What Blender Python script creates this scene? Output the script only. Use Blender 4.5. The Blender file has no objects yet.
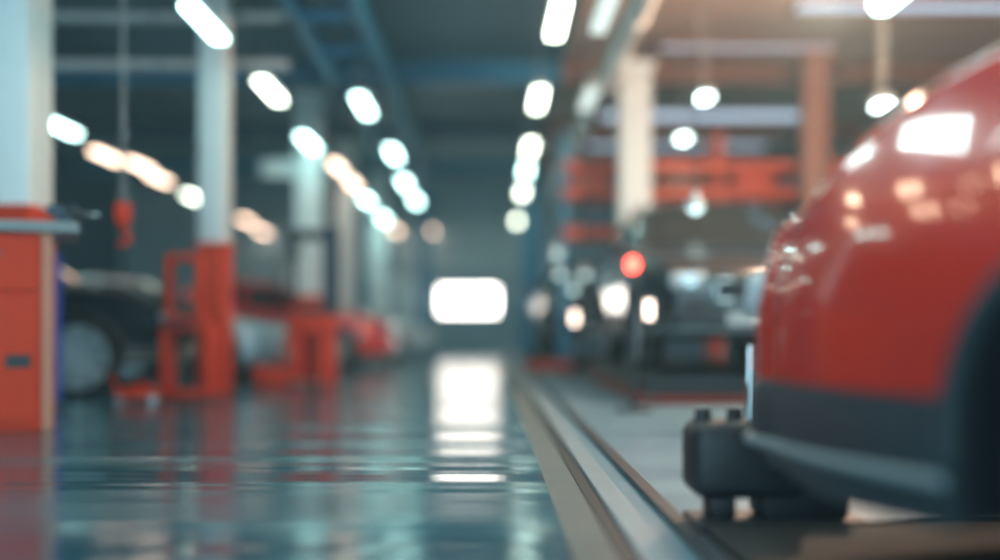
import bpy, bmesh, math, random
import numpy as np
from mathutils import Vector, Matrix
random.seed(7)
SC = bpy.context.scene
COL = SC.collection
PI = math.pi

# ------------------------------------------------------------------ materials
def mat(name, col, rough=0.5, metal=0.0, coat=0.0, var=0.0, scale=8.0, bump=0.0, spec=0.5, coatr=0.05):
    m = bpy.data.materials.new(name); m.use_nodes = True
    nt = m.node_tree; b = nt.nodes['Principled BSDF']
    b.inputs['Base Color'].default_value = (*col, 1)
    b.inputs['Roughness'].default_value = rough
    b.inputs['Metallic'].default_value = metal
    b.inputs['Coat Weight'].default_value = coat
    b.inputs['Coat Roughness'].default_value = coatr
    b.inputs['Specular IOR Level'].default_value = spec
    tc = nt.nodes.new('ShaderNodeTexCoord')
    n = nt.nodes.new('ShaderNodeTexNoise'); n.inputs['Scale'].default_value = scale
    n.inputs['Detail'].default_value = 4
    nt.links.new(tc.outputs['Object'], n.inputs['Vector'])
    r = nt.nodes.new('ShaderNodeMapRange')
    r.inputs['To Min'].default_value = 1 - var; r.inputs['To Max'].default_value = 1 + var
    nt.links.new(n.outputs['Fac'], r.inputs['Value'])
    mx = nt.nodes.new('ShaderNodeMix'); mx.data_type = 'RGBA'; mx.blend_type = 'MULTIPLY'
    mx.inputs[0].default_value = 1.0
    mx.inputs[6].default_value = (*col, 1)
    nt.links.new(r.outputs['Result'], mx.inputs[7])
    nt.links.new(mx.outputs[2], b.inputs['Base Color'])
    if bump > 0:
        bp = nt.nodes.new('ShaderNodeBump'); bp.inputs['Strength'].default_value = bump
        bp.inputs['Distance'].default_value = 0.02
        nt.links.new(n.outputs['Fac'], bp.inputs['Height'])
        nt.links.new(bp.outputs['Normal'], b.inputs['Normal'])
    return m

def emit(name, col, strength):
    m = bpy.data.materials.new(name); m.use_nodes = True
    nt = m.node_tree; nt.nodes.clear()
    o = nt.nodes.new('ShaderNodeOutputMaterial'); e = nt.nodes.new('ShaderNodeEmission')
    e.inputs['Color'].default_value = (*col, 1); e.inputs['Strength'].default_value = strength
    nt.links.new(e.outputs[0], o.inputs['Surface'])
    return m

def floor_mat(name, c1, c2, rough, r2, bandy=True, spec=0.5, bump=0.12):
    m = bpy.data.materials.new(name); m.use_nodes = True
    nt = m.node_tree; b = nt.nodes['Principled BSDF']; L = nt.links
    tc = nt.nodes.new('ShaderNodeTexCoord')
    mp = nt.nodes.new('ShaderNodeMapping'); mp.inputs['Scale'].default_value = (0.25, 1.6, 1)
    L.new(tc.outputs['Object'], mp.inputs['Vector'])
    n = nt.nodes.new('ShaderNodeTexNoise'); n.inputs['Scale'].default_value = 1.0; n.inputs['Detail'].default_value = 3
    L.new(mp.outputs[0], n.inputs['Vector'])
    cr = nt.nodes.new('ShaderNodeValToRGB')
    cr.color_ramp.elements[0].position = 0.35; cr.color_ramp.elements[0].color = (*c1, 1)
    cr.color_ramp.elements[1].position = 0.65; cr.color_ramp.elements[1].color = (*c2, 1)
    L.new(n.outputs['Fac'], cr.inputs['Fac']); L.new(cr.outputs[0], b.inputs['Base Color'])
    mr = nt.nodes.new('ShaderNodeMapRange'); mr.inputs['From Min'].default_value = 0.35; mr.inputs['From Max'].default_value = 0.65
    mr.inputs['To Min'].default_value = rough; mr.inputs['To Max'].default_value = r2
    L.new(n.outputs['Fac'], mr.inputs['Value']); L.new(mr.outputs[0], b.inputs['Roughness'])
    mp2 = nt.nodes.new('ShaderNodeMapping'); mp2.inputs['Scale'].default_value = (0.08, 1.2, 1)
    L.new(tc.outputs['Object'], mp2.inputs['Vector'])
    n2 = nt.nodes.new('ShaderNodeTexNoise'); n2.inputs['Scale'].default_value = 1.3; n2.inputs['Detail'].default_value = 2
    L.new(mp2.outputs[0], n2.inputs['Vector'])
    bp = nt.nodes.new('ShaderNodeBump'); bp.inputs['Strength'].default_value = bump; bp.inputs['Distance'].default_value = 0.05
    L.new(n2.outputs['Fac'], bp.inputs['Height']); L.new(bp.outputs[0], b.inputs['Normal'])
    b.inputs['Specular IOR Level'].default_value = spec
    return m

M = {}
M['white'] = mat('pillar_paint', (0.84, 0.95, 0.97), 0.5, var=0.05)
M['guard'] = mat('guard_red', (0.66, 0.045, 0.010), 0.5, var=0.08, spec=.25)
M['red'] = mat('machine_red', (0.66, 0.042, 0.008), 0.5, var=0.08, spec=.25)
M['dullred'] = mat('dull_red', (0.22, 0.025, 0.02), 0.5, var=0.15, spec=.2)
M['orange'] = mat('rack_orange', (0.80, 0.10, 0.035), 0.45, var=0.1)
M['blue'] = mat('beam_blue', (0.02, 0.26, 0.46), 0.45, var=0.1)
M['cab_blue'] = mat('locker_blue', (0.01, 0.09, 0.55), 0.4, var=0.05)
M['steel'] = mat('steel', (0.42, 0.46, 0.48), 0.32, metal=0.9, var=0.08)
M['galv'] = mat('galvanised', (0.72, 0.76, 0.76), 0.4, metal=0.25, var=0.12, scale=14)
M['railsteel'] = mat('rail_steel', (0.30, 0.38, 0.42), 0.45, metal=0.4, var=0.25, scale=3)
M['dark'] = mat('dark_metal', (0.02, 0.03, 0.04), 0.45, var=0.1)
M['black'] = mat('black_plastic', (0.012, 0.016, 0.02), 0.5, var=0.1)
M['rubber'] = mat('rubber', (0.014, 0.016, 0.018), 0.75, var=0.1, scale=30)
M['navy'] = mat('navy_metal', (0.015, 0.05, 0.09), 0.4, var=0.1)
M['topg'] = mat('counter_grey', (0.20, 0.25, 0.27), 0.4, var=0.08)
M['wood'] = mat('wood_edge', (0.55, 0.22, 0.13), 0.5, var=0.12, scale=20)
M['rim'] = mat('alloy', (0.50, 0.56, 0.60), 0.28, metal=0.85)
M['rim_bright'] = mat('alloy_bright', (0.50, 0.66, 0.74), 0.45, metal=.2)
M['chrome'] = mat('chrome', (0.75, 0.8, 0.82), 0.08, metal=1.0)
M['glass'] = mat('tinted_glass', (0.010, 0.022, 0.028), 0.08, coat=.3)
M['lens'] = mat('lamp_lens', (0.55, 0.65, 0.70), 0.06, coat=1.0)
M['redlens'] = mat('red_lens', (0.45, 0.02, 0.02), 0.1, coat=1.0)
M['plate'] = mat('plate_white', (0.6, 0.6, 0.58), 0.4)
M['clad'] = mat('cladding_grey', (0.030, 0.042, 0.050), 0.42, var=0.05, scale=60)
M['p_red'] = mat('paint_red', (0.60, 0.036, 0.020), 0.22, coat=1.0, coatr=0.03)
M['p_black'] = mat('paint_black', (0.005, 0.012, 0.020), 0.4, coat=0, spec=.06)
M['p_dark'] = mat('paint_slate', (0.012, 0.026, 0.036), 0.22, coat=.6)
M['p_silver'] = mat('paint_silver', (0.66, 0.82, 0.88), 0.3, metal=0.1, coat=1.0)
M['p_blue'] = mat('paint_silver_blue', (0.38, 0.56, 0.66), 0.3, metal=0.1, coat=1.0)
M['p_red2'] = mat('paint_bright_red', (0.85, 0.02, 0.02), 0.25, coat=1.0)
M['wall'] = mat('wall_paint', (0.022, 0.10, 0.18), 0.7, var=0.15, scale=0.7)
M['wall_end'] = mat('wall_end_paint', (0.27, 0.45, 0.55), 0.7, var=0.12, scale=0.6)
M['wall_r'] = mat('wall_right_paint', (0.30, 0.36, 0.36), 0.7, var=0.15, scale=0.7)
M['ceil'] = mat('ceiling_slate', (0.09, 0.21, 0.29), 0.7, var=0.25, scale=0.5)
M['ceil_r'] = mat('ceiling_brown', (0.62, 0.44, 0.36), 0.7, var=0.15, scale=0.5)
M['brown'] = mat('post_brown', (0.28, 0.13, 0.09), 0.5, var=0.1)
M['housing'] = mat('lamp_housing', (0.35, 0.4, 0.4), 0.4)
M['door'] = mat('door_panel', (0.38, 0.56, 0.64), 0.5, var=0.05)
M['card'] = mat('box_card', (0.22, 0.16, 0.13), 0.8, var=0.1)
M['bluegrey'] = mat('box_bluegrey', (0.10, 0.15, 0.20), 0.6, var=0.1)
M['cool'] = emit('tube_cool', (0.58, 1.0, 0.94), 11)
M['warm'] = emit('tube_warm', (1.0, 0.74, 0.56), 6)
M['soft'] = emit('tube_soft', (0.86, 1.0, 0.82), 10)
M['dim'] = emit('tube_dim', (0.75, 0.9, 0.86), 1.0)
M['glintbulb'] = emit('glint_bulb', (0.62, 0.92, 0.92), 2.2)  # glow of the added lamps that stand in for bokeh glints
M['panel'] = emit('added_panel_cool', (0.74, 1.0, 0.98), 8)  # added panels above the view, cool highlights on the red car
M['panelwarm'] = emit('added_panel_warm', (1.0, 0.72, 0.50), 8)  # added squares above the view, warm highlights on the red car
M['round'] = emit('lamp_round', (0.75, 1.0, 0.97), 11)
M['day'] = emit('daylight_pane', (1.0, 0.98, 0.90), 8.0)
M['sky_strip'] = emit('skylight_pane', (0.50, 0.66, 0.85), 1.0)
M['bulb'] = emit('added_bay_bulb', (1.0, 0.72, 0.48), 12)  # bulb of the added warm lamp
M['hl_on'] = emit('lit_headlamp', (1.0, 0.80, 0.66), 5)
M['tail_on'] = emit('lit_tail_lamp', (1.0, 0.06, 0.04), 9)
M['floor'] = floor_mat('epoxy_teal', (0.010, 0.080, 0.120), (0.024, 0.120, 0.165), 0.13, 0.22, bump=.65, spec=1.0)
M['floor'].node_tree.nodes['Principled BSDF'].inputs['Specular Tint'].default_value = (.62, .95, 1, 1)
M['floor_strip'] = floor_mat('concrete_strip', (0.11, 0.125, 0.12), (0.15, 0.16, 0.155), 0.4, 0.5, bump=0.05)
M['floor_bay'] = floor_mat('concrete_bay', (0.12, 0.24, 0.31), (0.17, 0.30, 0.37), 0.32, 0.45, bump=0.05)

# ------------------------------------------------------------------ mesh helpers
def build(name, bm, m, parent=None, smooth=False, loc=None, rz=None):
    me = bpy.data.meshes.new(name)
    bmesh.ops.recalc_face_normals(bm, faces=bm.faces)
    bm.to_mesh(me); bm.free()
    if smooth:
        for p in me.polygons: p.use_smooth = True
        try: me.set_sharp_from_angle(angle=math.radians(38))
        except Exception: pass
    me.materials.append(m)
    o = bpy.data.objects.new(name, me); COL.objects.link(o)
    if parent: o.parent = parent
    if loc: o.location = loc
    if rz is not None: o.rotation_euler = (0, 0, rz)
    return o

def empty(name, label, cat, loc=(0, 0, 0), rz=0.0, group=None, kind=None):
    o = bpy.data.objects.new(name, None); COL.objects.link(o)
    o.empty_display_size = 0.1
    o.location = loc; o.rotation_euler = (0, 0, rz)
    o['label'] = label; o['category'] = cat
    if group: o['group'] = group
    if kind: o['kind'] = kind
    return o

def tag(o, label, cat, group=None):
    o['label'] = label; o['category'] = cat
    if group: o['group'] = group
    return o

def structure(o):
    o['kind'] = 'structure'; return o

def NB(): return bmesh.new()

def bx(bm, x0, x1, y0, y1, z0, z1, bev=0.0, seg=2, mtx=None):
    vs = [bm.verts.new((x, y, z)) for x in (x0, x1) for y in (y0, y1) for z in (z0, z1)]
    F = [(0, 1, 3, 2), (4, 6, 7, 5), (0, 4, 5, 1), (2, 3, 7, 6), (0, 2, 6, 4), (1, 5, 7, 3)]
    fs = [bm.faces.new([vs[i] for i in f]) for f in F]
    vv = vs
    if bev > 0:
        es = list({e for f in fs for e in f.edges})
        r = bmesh.ops.bevel(bm, geom=es, offset=bev, segments=seg, affect='EDGES', profile=0.5)
        vv = list({v for f in r['faces'] for v in f.verts} | {v for v in vs if v.is_valid})
    if mtx is not None:
        bmesh.ops.transform(bm, matrix=mtx, verts=vv)
    return bm

def cyl(bm, p0, p1, r0, r1=None, n=20, caps=True):
    if r1 is None: r1 = r0
    p0 = Vector(p0); p1 = Vector(p1); d = (p1 - p0)
    q = d.to_track_quat('Z', 'Y')
    A, B = [], []
    for i in range(n):
        a = 2 * PI * i / n
        v = Vector((math.cos(a), math.sin(a), 0))
        A.append(bm.verts.new(p0 + q @ (v * r0))); B.append(bm.verts.new(p1 + q @ (v * r1)))
    for i in range(n):
        j = (i + 1) % n
        bm.faces.new((A[i], A[j], B[j], B[i]))
    if caps:
        bm.faces.new(A[::-1]); bm.faces.new(B)
    return bm

def tube(bm, pts, r, n=10, closed=False):
    pts = [Vector(p) for p in pts]; rings = []; N = len(pts)
    up = None
    for i, p in enumerate(pts):
        if closed: d = pts[(i + 1) % N] - pts[i - 1]
        else: d = pts[min(i + 1, N - 1)] - pts[max(i - 1, 0)]
        d.normalize()
        if up is None: up = d.orthogonal().normalized()
        up = (up - d * up.dot(d)).normalized(); s = d.cross(up)
        rings.append([bm.verts.new(p + (up * math.cos(2 * PI * k / n) + s * math.sin(2 * PI * k / n)) * r) for k in range(n)])
    R = range(N) if closed else range(N - 1)
    for i in R:
        a, b = rings[i], rings[(i + 1) % N]
        for k in range(n):
            l = (k + 1) % n
            bm.faces.new((a[k], a[l], b[l], b[k]))
    if not closed:
        bm.faces.new(rings[0][::-1]); bm.faces.new(rings[-1])
    return bm

def lathe(bm, prof, axis='X', n=40, center=(0, 0, 0), closed=True):
    """prof: list of (a, r) with a along the axis; closed profile loop."""
    c = Vector(center); rings = []
    for k in range(n):
        t = 2 * PI * k / n; ring = []
        for a, r in prof:
            if axis == 'X': v = Vector((a, r * math.cos(t), r * math.sin(t)))
            elif axis == 'Y': v = Vector((r * math.cos(t), a, r * math.sin(t)))
            else: v = Vector((r * math.cos(t), r * math.sin(t), a))
            ring.append(bm.verts.new(c + v))
        rings.append(ring)
    m = len(prof)
    for k in range(n):
        A, B = rings[k], rings[(k + 1) % n]
        for i in range(m if closed else m - 1):
            j = (i + 1) % m
            try: bm.faces.new((A[i], A[j], B[j], B[i]))
            except ValueError: pass
    return bm

def ellip(bm, c, r, nu=20, nv=12):
    v = bmesh.ops.create_uvsphere(bm, u_segments=nu, v_segments=nv, radius=1.0)['verts']
    bmesh.ops.transform(bm, matrix=Matrix.Translation(c) @ Matrix.Diagonal((*r, 1)), verts=v)
    return bm

def frame_bar(bm, x0, x1, z0, z1, t, y0, y1, bev=0.012):
    """rectangular frame in the xz plane"""
    bx(bm, x0, x0 + t, y0, y1, z0, z1, bev); bx(bm, x1 - t, x1, y0, y1, z0, z1, bev)
    bx(bm, x0 + t * .9, x1 - t * .9, y0, y1, z0, z0 + t, bev); bx(bm, x0 + t * .9, x1 - t * .9, y0, y1, z1 - t, z1, bev)
    return bm

# ------------------------------------------------------------------ cars
NA, NBB, NC = 12, 8, 12
def smooth_line(keys, half, s=0.06):
    ys = np.linspace(-half - 0.3, half + 0.3, 1201)
    k = sorted(keys); z = np.interp(ys, [a for a, _ in k], [b for _, b in k])
    dy = ys[1] - ys[0]; w = max(1, int(s / dy)); ker = np.hanning(2 * w + 3); ker /= ker.sum()
    zp = np.pad(z, w + 1, mode='edge'); z2 = np.convolve(zp, ker, mode='valid')
    return lambda y: float(np.interp(y, ys, z2))

class Body:
    def __init__(s, P):
        s.P = P; s.h = P['L'] / 2
        s.zt = smooth_line(P['shoulder'], s.h, P.get('sm_t', 0.12)); s.zr = smooth_line(P['roof'], s.h, P.get('sm_r', 0.14))
        s.Ra = P['r'] + P.get('gap', 0.07); s.zc = P['r']
    def w(s, y):
        P = s.P; a = abs(y); e = P['taper_f'] if y > 0 else P['taper_r']
        t = max(0, (a - (s.h - e)) / e)
        return P['W'] * (1 - (P['nar_f'] if y > 0 else P['nar_r']) * t ** 2.4)
    def zb(s, y):
        z = s.P['sill'] + (0.06 * max(0, (abs(y) - s.h + 0.45) / 0.45) ** 2)
        for yw in s.P['axles']:
            d = abs(y - yw)
            if d < s.Ra: z = max(z, s.zc + math.sqrt(s.Ra ** 2 - d * d))
        return z
    def side_x(s, y, z):
        z0 = s.P['sill']; zt = s.zt(y); t = (z - z0) / max(0.05, zt - z0)
        if s.P.get('bulge'):
            u = max(0.0, (z - .70) / .64); return s.w(y) * (1 - .06 * (min(t, .5) - .5) ** 2 * 4 * .5 - .34 * u ** 2.0)
        return s.w(y) * (1 - 0.10 * (t - 0.52) ** 2 - 0.035 * max(0, t - 0.8) ** 2 * 25 * 0.6)
    def section(s, y):
        zb, zt, zr = s.zb(y), s.zt(y), s.zr(y); g = max(0.0, zr - zt)
        pts = []
        for i in range(NA + 1):
            z = zb + (zt - zb) * i / NA
            pts.append((s.side_x(y, z), z))
        xs = pts[-1][0]
        we = xs - 0.05 - s.P.get('tumble', 0.30) * g
        ze = zt + g * (0.86 if g > 0.25 else 0.55 + 0.31 * g / 0.25)
        for i in range(1, NBB + 1):
            t = i / NBB; pts.append((xs + (we - xs) * t, zt + (ze - zt) * t))
        for i in range(1, NC + 1):
            t = i / NC; x = we * (1 - t); pts.append((x, ze + (zr - ze) * (1 - (x / we) ** 2.2)))
        p = np.array(pts)
        for _ in range(s.P.get('round', 2)):
            q = p.copy(); q[NA - 2:-1] = 0.25 * p[NA - 3:-2] + 0.5 * p[NA - 2:-1] + 0.25 * p[NA - 1:]
            p = q
        return p
    def pt(s, y, v, side=1, off=0.0):
        def raw(y, v):
            p = s.section(y); i = min(int(v), len(p) - 2); f = v - i
            q = p[i] * (1 - f) + p[i + 1] * f
            return Vector((q[0], y, q[1]))
        a = raw(y, v)
        if off:
            e = 0.01
            v2 = min(v + 0.1, NA + NBB + NC); v1 = max(0, v - 0.1)
            dy = raw(y + e, v) - raw(y - e, v); dv = raw(y, v2) - raw(y, v1)
            n = dy.cross(dv)
            if n.length > 1e-9:
                n.normalize()
                if n.x < -1e-4 or (abs(n.x) <= 1e-4 and n.z < 0): n = -n
                a += n * off
        return Vector((a.x * side, a.y, a.z))
    def patch(s, y0, y1, v0, v1, ny, nv, off=0.006, sides=(1,), full=False, trim=None):
        bm = NB()
        cols = []
        for i in range(ny + 1):
            y = y0 + (y1 - y0) * i / ny
            if full:
                row = [bm.verts.new(s.pt(y, v0 + (v1 - v0) * j / nv, 1, off)) for j in range(nv + 1)]
                row += [bm.verts.new(s.pt(y, v1 + (v0 - v1) * j / nv, -1, off)) for j in range(1, nv + 1)]
            else:
                row = [bm.verts.new(s.pt(y, v0 + (v1 - v0) * j / nv, sides[0], off)) for j in range(nv + 1)]
            cols.append(row)
        for a, b in zip(cols[:-1], cols[1:]):
            for j in range(len(a) - 1): bm.faces.new((a[j], a[j + 1], b[j + 1], b[j]))
        return bm
    def side_patch(s, ys, zlo, zhi, side, nz=6, off=0.006):
        bm = NB(); cols = []
        for y in ys:
            a, b = max(zlo(y), s.zb(y)), zhi(y)
            if b <= a + 0.004: cols.append(None); continue
            cols.append((y, a, b))
        good = [c for c in cols if c]
        def col(c, lip):
            y, a, b = c; r_ = []
            for j in [0] + list(range(nz + 1)) + [nz]:
                r_.append([j, off])
            r_[0][1] = r_[-1][1] = -.01
            return [bm.verts.new((side * (s.side_x(y, a + (b - a) * j / nz) + (-.01 if lip else o_)), y, a + (b - a) * j / nz)) for j, o_ in r_]
        C2 = []
        for i, c in enumerate(cols):
            if c is None: C2.append(None); continue
            if i == 0 or cols[i - 1] is None: C2.append(col(c, True))
            C2.append(col(c, False))
            if i == len(cols) - 1 or cols[i + 1] is None: C2.append(col(c, True))
        for a, b in zip(C2[:-1], C2[1:]):
            if a is None or b is None: continue
            for j in range(nz + 2): bm.faces.new((a[j], a[j + 1], b[j + 1], b[j]))
        return bm

def add_wheel(parent, P, x, y, side, nspoke=7, name='wheel'):
    r = P['r']; wd = P.get('tw', 0.22); rr = r * P.get('rimf', 0.70)
    bm = NB(); h = wd / 2
    prof = [(-h * .80, rr), (-h, rr + (r - rr) * .35), (-h * 1.0, r - .035), (-h * .82, r - .006)]
    for k in range(4):
        a = -h * .75 + k * h * .38
        prof += [(a, r), (a + h * .27, r), (a + h * .29, r - .012), (a + h * .36, r - .012)]
    prof += [(h * .82, r - .006), (h, r - .035), (h, rr + (r - rr) * .35), (h * .80, rr)]
    lathe(bm, prof, 'X', 48)
    w = build(name, bm, M['rubber'], parent, True); w.location = (x, y, r)
    bm = NB()
    f = side * h
    lathe(bm, [(f * .82, rr), (f * .86, rr + .008), (f * .90, rr), (f * .84, rr - .025), (-f * .6, rr - .04), (-f * .6, rr - .02), (f * .4, rr - .012)], 'X', 48)
    for k in range(nspoke):
        t = 2 * PI * k / nspoke
        for dt in (-0.12, 0.12):
            c0 = Vector((f * .62, 0, 0)) + Vector((0, math.cos(t + dt * .3), math.sin(t + dt * .3))) * .05
            c1 = Vector((f * .74, 0, 0)) + Vector((0, math.cos(t + dt), math.sin(t + dt))) * (rr - .02)
            cyl(bm, c0, c1, P.get('spr', .022), P.get('spr', .022) * .8, 8)
    lathe(bm, [(f * .35, .07), (f * .72, .065), (f * .76, .04), (f * .77, .0), (f * .35, .0)], 'X', 24)
    for k in range(5):
        t = 2 * PI * k / 5
        c = Vector((f * .70, .05 * math.cos(t), .05 * math.sin(t)))
        cyl(bm, c, c + Vector((f * .10, 0, 0)), .009, n=6)
    build('rim', bm, M[P.get('rimmat', 'rim')], w, True)
    bm = NB()
    lathe(bm, [(f * .05, .03), (f * .05, rr * .78), (f * .12, rr * .78), (f * .12, .03)], 'X', 36)
    build('brake_disc', bm, M['steel'], w, True)
    return w

def car(name, label, cat, loc, rz, P, paint, group=None):
    root = empty(name, label, cat, loc, rz, group)
    B = Body(P); h = B.h; W = P['W']
    ys = set(np.round(np.linspace(-h, h, int(P['L'] / 0.05)), 4).tolist())
    for yw in P['axles']:
        for k in range(0, 19):
            a = PI * k / 18; ys.add(round(yw + B.Ra * math.cos(a) * .9995, 4))
        ys.add(round(yw + B.Ra * 1.0005, 4)); ys.add(round(yw - B.Ra * 1.0005, 4))
    ys = sorted(ys)
    # shell
    bm = NB(); rings = []
    def ring(sec, y, fx=1.0, zc=0, fz=1.0):
        r_ = [bm.verts.new((p[0] * fx, y, zc + (p[1] - zc) * fz)) for p in sec]
        r_ += [bm.verts.new((-p[0] * fx, y, zc + (p[1] - zc) * fz)) for p in sec[:-1][::-1]]
        return r_
    rc = P.get('cap', 0.14); zc = 0.5 * (B.zb(h) + B.zt(h))
    for k in range(5, 0, -1):
        t = k / 5 * PI / 2; rings.append(ring(B.section(-h), -h - rc * math.sin(t), 1 - .16 * (1 - math.cos(t)), zc, 1 - .22 * (1 - math.cos(t))))
    for y in ys: rings.append(ring(B.section(y), y))
    for k in range(1, 6):
        t = k / 5 * PI / 2; rings.append(ring(B.section(h), h + rc * math.sin(t), 1 - .16 * (1 - math.cos(t)), zc, 1 - .22 * (1 - math.cos(t))))
    for a, b in zip(rings[:-1], rings[1:]):
        for j in range(len(a) - 1): bm.faces.new((a[j], a[j + 1], b[j + 1], b[j]))
    bm.faces.new(rings[0]); bm.faces.new(rings[-1][::-1])
    build('body', bm, paint, root, True)
    # underbody
    bm = NB(); pr = None
    for y in ys:
        p = B.section(y)[0]; z = p[1] + .0005
        cur = [bm.verts.new((p[0] * f, y, z)) for f in (-1.0, -.5, 0, .5, 1.0)]
        if pr:
            for j in range(4): bm.faces.new((pr[j], pr[j + 1], cur[j + 1], cur[j]))
        pr = cur
    build('underbody', bm, M['black'], root)
    # cladding along sills and bumpers
    ct = P.get('clad', None)
    if ct:
        for sd in (1, -1):
            a0, a1 = P['axles']
            for lo, hi in ((a0, 9), (a1, a0), (-9, a1)):
                bm = B.side_patch([y for y in ys if lo <= y <= hi], lambda y: 0, lambda y: ct, sd, 6, 0.012)
                build('side_cladding', bm, M['clad'], root, True)
            for yw in P['axles']:
                bm = NB(); pts = []
                for k in range(25):
                    a = PI * k / 24
                    y = yw + (B.Ra + .015) * math.cos(a); z = B.zc + (B.Ra + .015) * math.sin(a)
                    pts.append((sd * (B.side_x(y, z) + .004), y, z))
                tube(bm, pts, .022, 8)
                build('wheel_arch_trim', bm, M['clad'], root, True)
            # lower accent strip
    # bumpers: lower dark skirt wrapping each end
    for e, nm in ((1, 'front_bumper'), (-1, 'rear_bumper')):
        bm = NB(); zl = P['sill'] + .03; zh = P.get('bump_top', (ct or P['sill'] + .26)); pr = None
        path = []
        y_s = P['axles'][0 if e > 0 else 1] + e * (B.Ra + .003)
        for k in range(9):
            y = y_s + (e * h - y_s) * k / 8; path.append((B.side_x(y, .5) + .018, y))
        for k in range(1, 7):
            t = k / 6 * PI / 2
            path.append(((B.side_x(e * h, .5)) * (1 - .16 * (1 - math.cos(t))) + .018 * math.cos(t), e * (h + (rc + .03) * math.sin(t))))
        full = path + [(x, y) for x, y in [(path[-1][0] * f, path[-1][1] + e * .02 * (1 - f * f)) for f in (.66, .33, 0)]]
        full = full + [(-x, y) for x, y in full[:-1][::-1]]
        N = len(full)
        for i, (x, y) in enumerate(full):
            pull = min(1.0, min(i, N - 1 - i) / 8)
            cur = [bm.verts.new((x * .97, y - e * .08 * pull, zl)), bm.verts.new((x, y - e * .035 * pull, zl + .06)), bm.verts.new((x, y - e * .005 * pull, .5 * (zl + zh))), bm.verts.new((x, y, zh - .03)), bm.verts.new((x * .985, y - e * .02 * pull, zh))]
            if pr:
                for j in range(4): bm.faces.new((pr[j], pr[j + 1], cur[j + 1], cur[j]))
            pr = cur
        bp = build(nm, bm, M['clad'] if (ct or P.get('darkbump')) else paint, root, True)
        if ct:
            bm = NB()
            pts = [(x + (.008 if x > 0 else -.008), y - e * .012 * min(1.0, min(i, N - 1 - i) / 8), zl + .30 * (zh - zl)) for i, (x, y) in enumerate(full)]
            tube(bm, pts, .016, 12)
            build('bumper_strip', bm, M['topg'], bp, True)
    # glazing
    ws0, ws1 = P['screen']; rs0, rs1 = P['rscreen']
    build('windscreen', B.patch(ws0, ws1, NA + NBB + 1.2, NA + NBB + NC, 14, 10, full=True), M['glass'], root, True)
    build('rear_window', B.patch(rs0, rs1, NA + NBB + 1.2, NA + NBB + NC, 10, 10, full=True), M['glass'], root, True)
    bm = NB()
    # doors with windows and handles
    for sd in (1, -1):
        for i, (d0, d1) in enumerate(P['doors']):
            yy = np.linspace(d0 + .012, d1 - .012, 14)
            dr = build('front_door' if i == 0 else 'rear_door', B.side_patch(yy, lambda y: P['sill'] + .10, lambda y: B.zt(y) - .06, sd, 8, .005), paint, root, True)
            build('side_window', B.patch(d0 + .05, d1 - .05, NA + 1.2, NA + NBB - .9, 12, 6, off=.008, sides=(sd,)), M['glass'], dr, True)
            bm = NB(); hy = d0 + .14; hz = B.zt(hy) - .16; hx = sd * (B.side_x(hy, hz) + .03)
            tube(bm, [(hx - sd * .03, hy - .02, hz), (hx, hy, hz), (hx, hy + .14, hz), (hx - sd * .03, hy + .16, hz)], .012, 8)
            build('door_handle', bm, M['chrome'] if not ct else paint, dr, True)
        # mirror
        my = P['doors'][0][1] - .10; mz = B.zt(my) + .06; mx = B.side_x(my, B.zt(my) - .02)
        bm = NB(); ellip(bm, (sd * (mx + .10), my, mz + .03), (.10, .06, .075)); tube(bm, [(sd * (mx - .06), my, mz - .05), (sd * (mx + .08), my, mz)], .022, 8)
        mo = build('wing_mirror', bm, paint, root, True)
        bm = NB(); bx(bm, sd * mx + (.03 if sd > 0 else -.17), sd * mx + (.17 if sd > 0 else -.03), my - .067, my - .058, mz - .02, mz + .085, .004)
        build('mirror_glass', bm, M['chrome'], mo)
        # headlamp / tail lamp
        hlz = P['lampz']; fw = B.side_x(h, hlz)
        bm = NB(); cx = sd * (fw * .78)
        bx(bm, cx - .16, cx + .16, h + rc - .16, h + rc + .015, hlz - .075, hlz + .075, .05, 4)
        hd = build('headlamp', bm, M['lens'], root, True)
        bm = NB(); lathe(bm, [(h + rc + .010, .0), (h + rc + .022, .035), (h + rc + .018, .058), (h + rc, .062), (h + rc - .02, .0)], 'Y', 20, (cx, 0, hlz))
        build('lamp_projector', bm, M['hl_on'] if P.get('lit') else M['chrome'], hd, True)
        tz = P.get('tailz', hlz + .1); tw_ = B.side_x(-h, tz)
        bm = NB(); cx = sd * (tw_ * .82)
        bx(bm, cx - .11, cx + .11, -h - rc - .015, -h - rc + .18, tz - .12, tz + .12, .04, 4)
        build('tail_lamp', bm, M['redlens'], root, True)
    # grille
    gz0, gz1 = P['grille']; gw = P.get('gw', .36)
    bm = NB(); frame_bar(bm, -gw, gw, gz0, gz1, .025, h + rc - .03, h + rc + .03)
    gr = build('grille', bm, M['chrome'], root, True)
    bm = NB()
    k = 5
    for i in range(k):
        z = gz0 + .03 + (gz1 - gz0 - .06) * (i + .5) / k
        bx(bm, -gw + .02, gw - .02, h + rc - .02, h + rc + .018, z - .007, z + .007, .003)
    bx(bm, -gw + .02, gw - .02, h + rc - .03, h + rc + .002, gz0 + .01, gz1 - .01)
    build('grille_slats', bm, M['dark'], gr)
    bm = NB(); bx(bm, -.26, .26, h + rc + .035, h + rc + .065, P['sill'] + .12, P['sill'] + .23, .006)
    build('licence_plate', bm, M['plate'], root)
    for i, yw in enumerate(P['axles']):
        for sd in (1, -1):
            add_wheel(root, P, sd * (W * .985 - P.get('tw', .22) / 2 - .02), yw, sd, P.get('spokes', 7))
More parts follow.
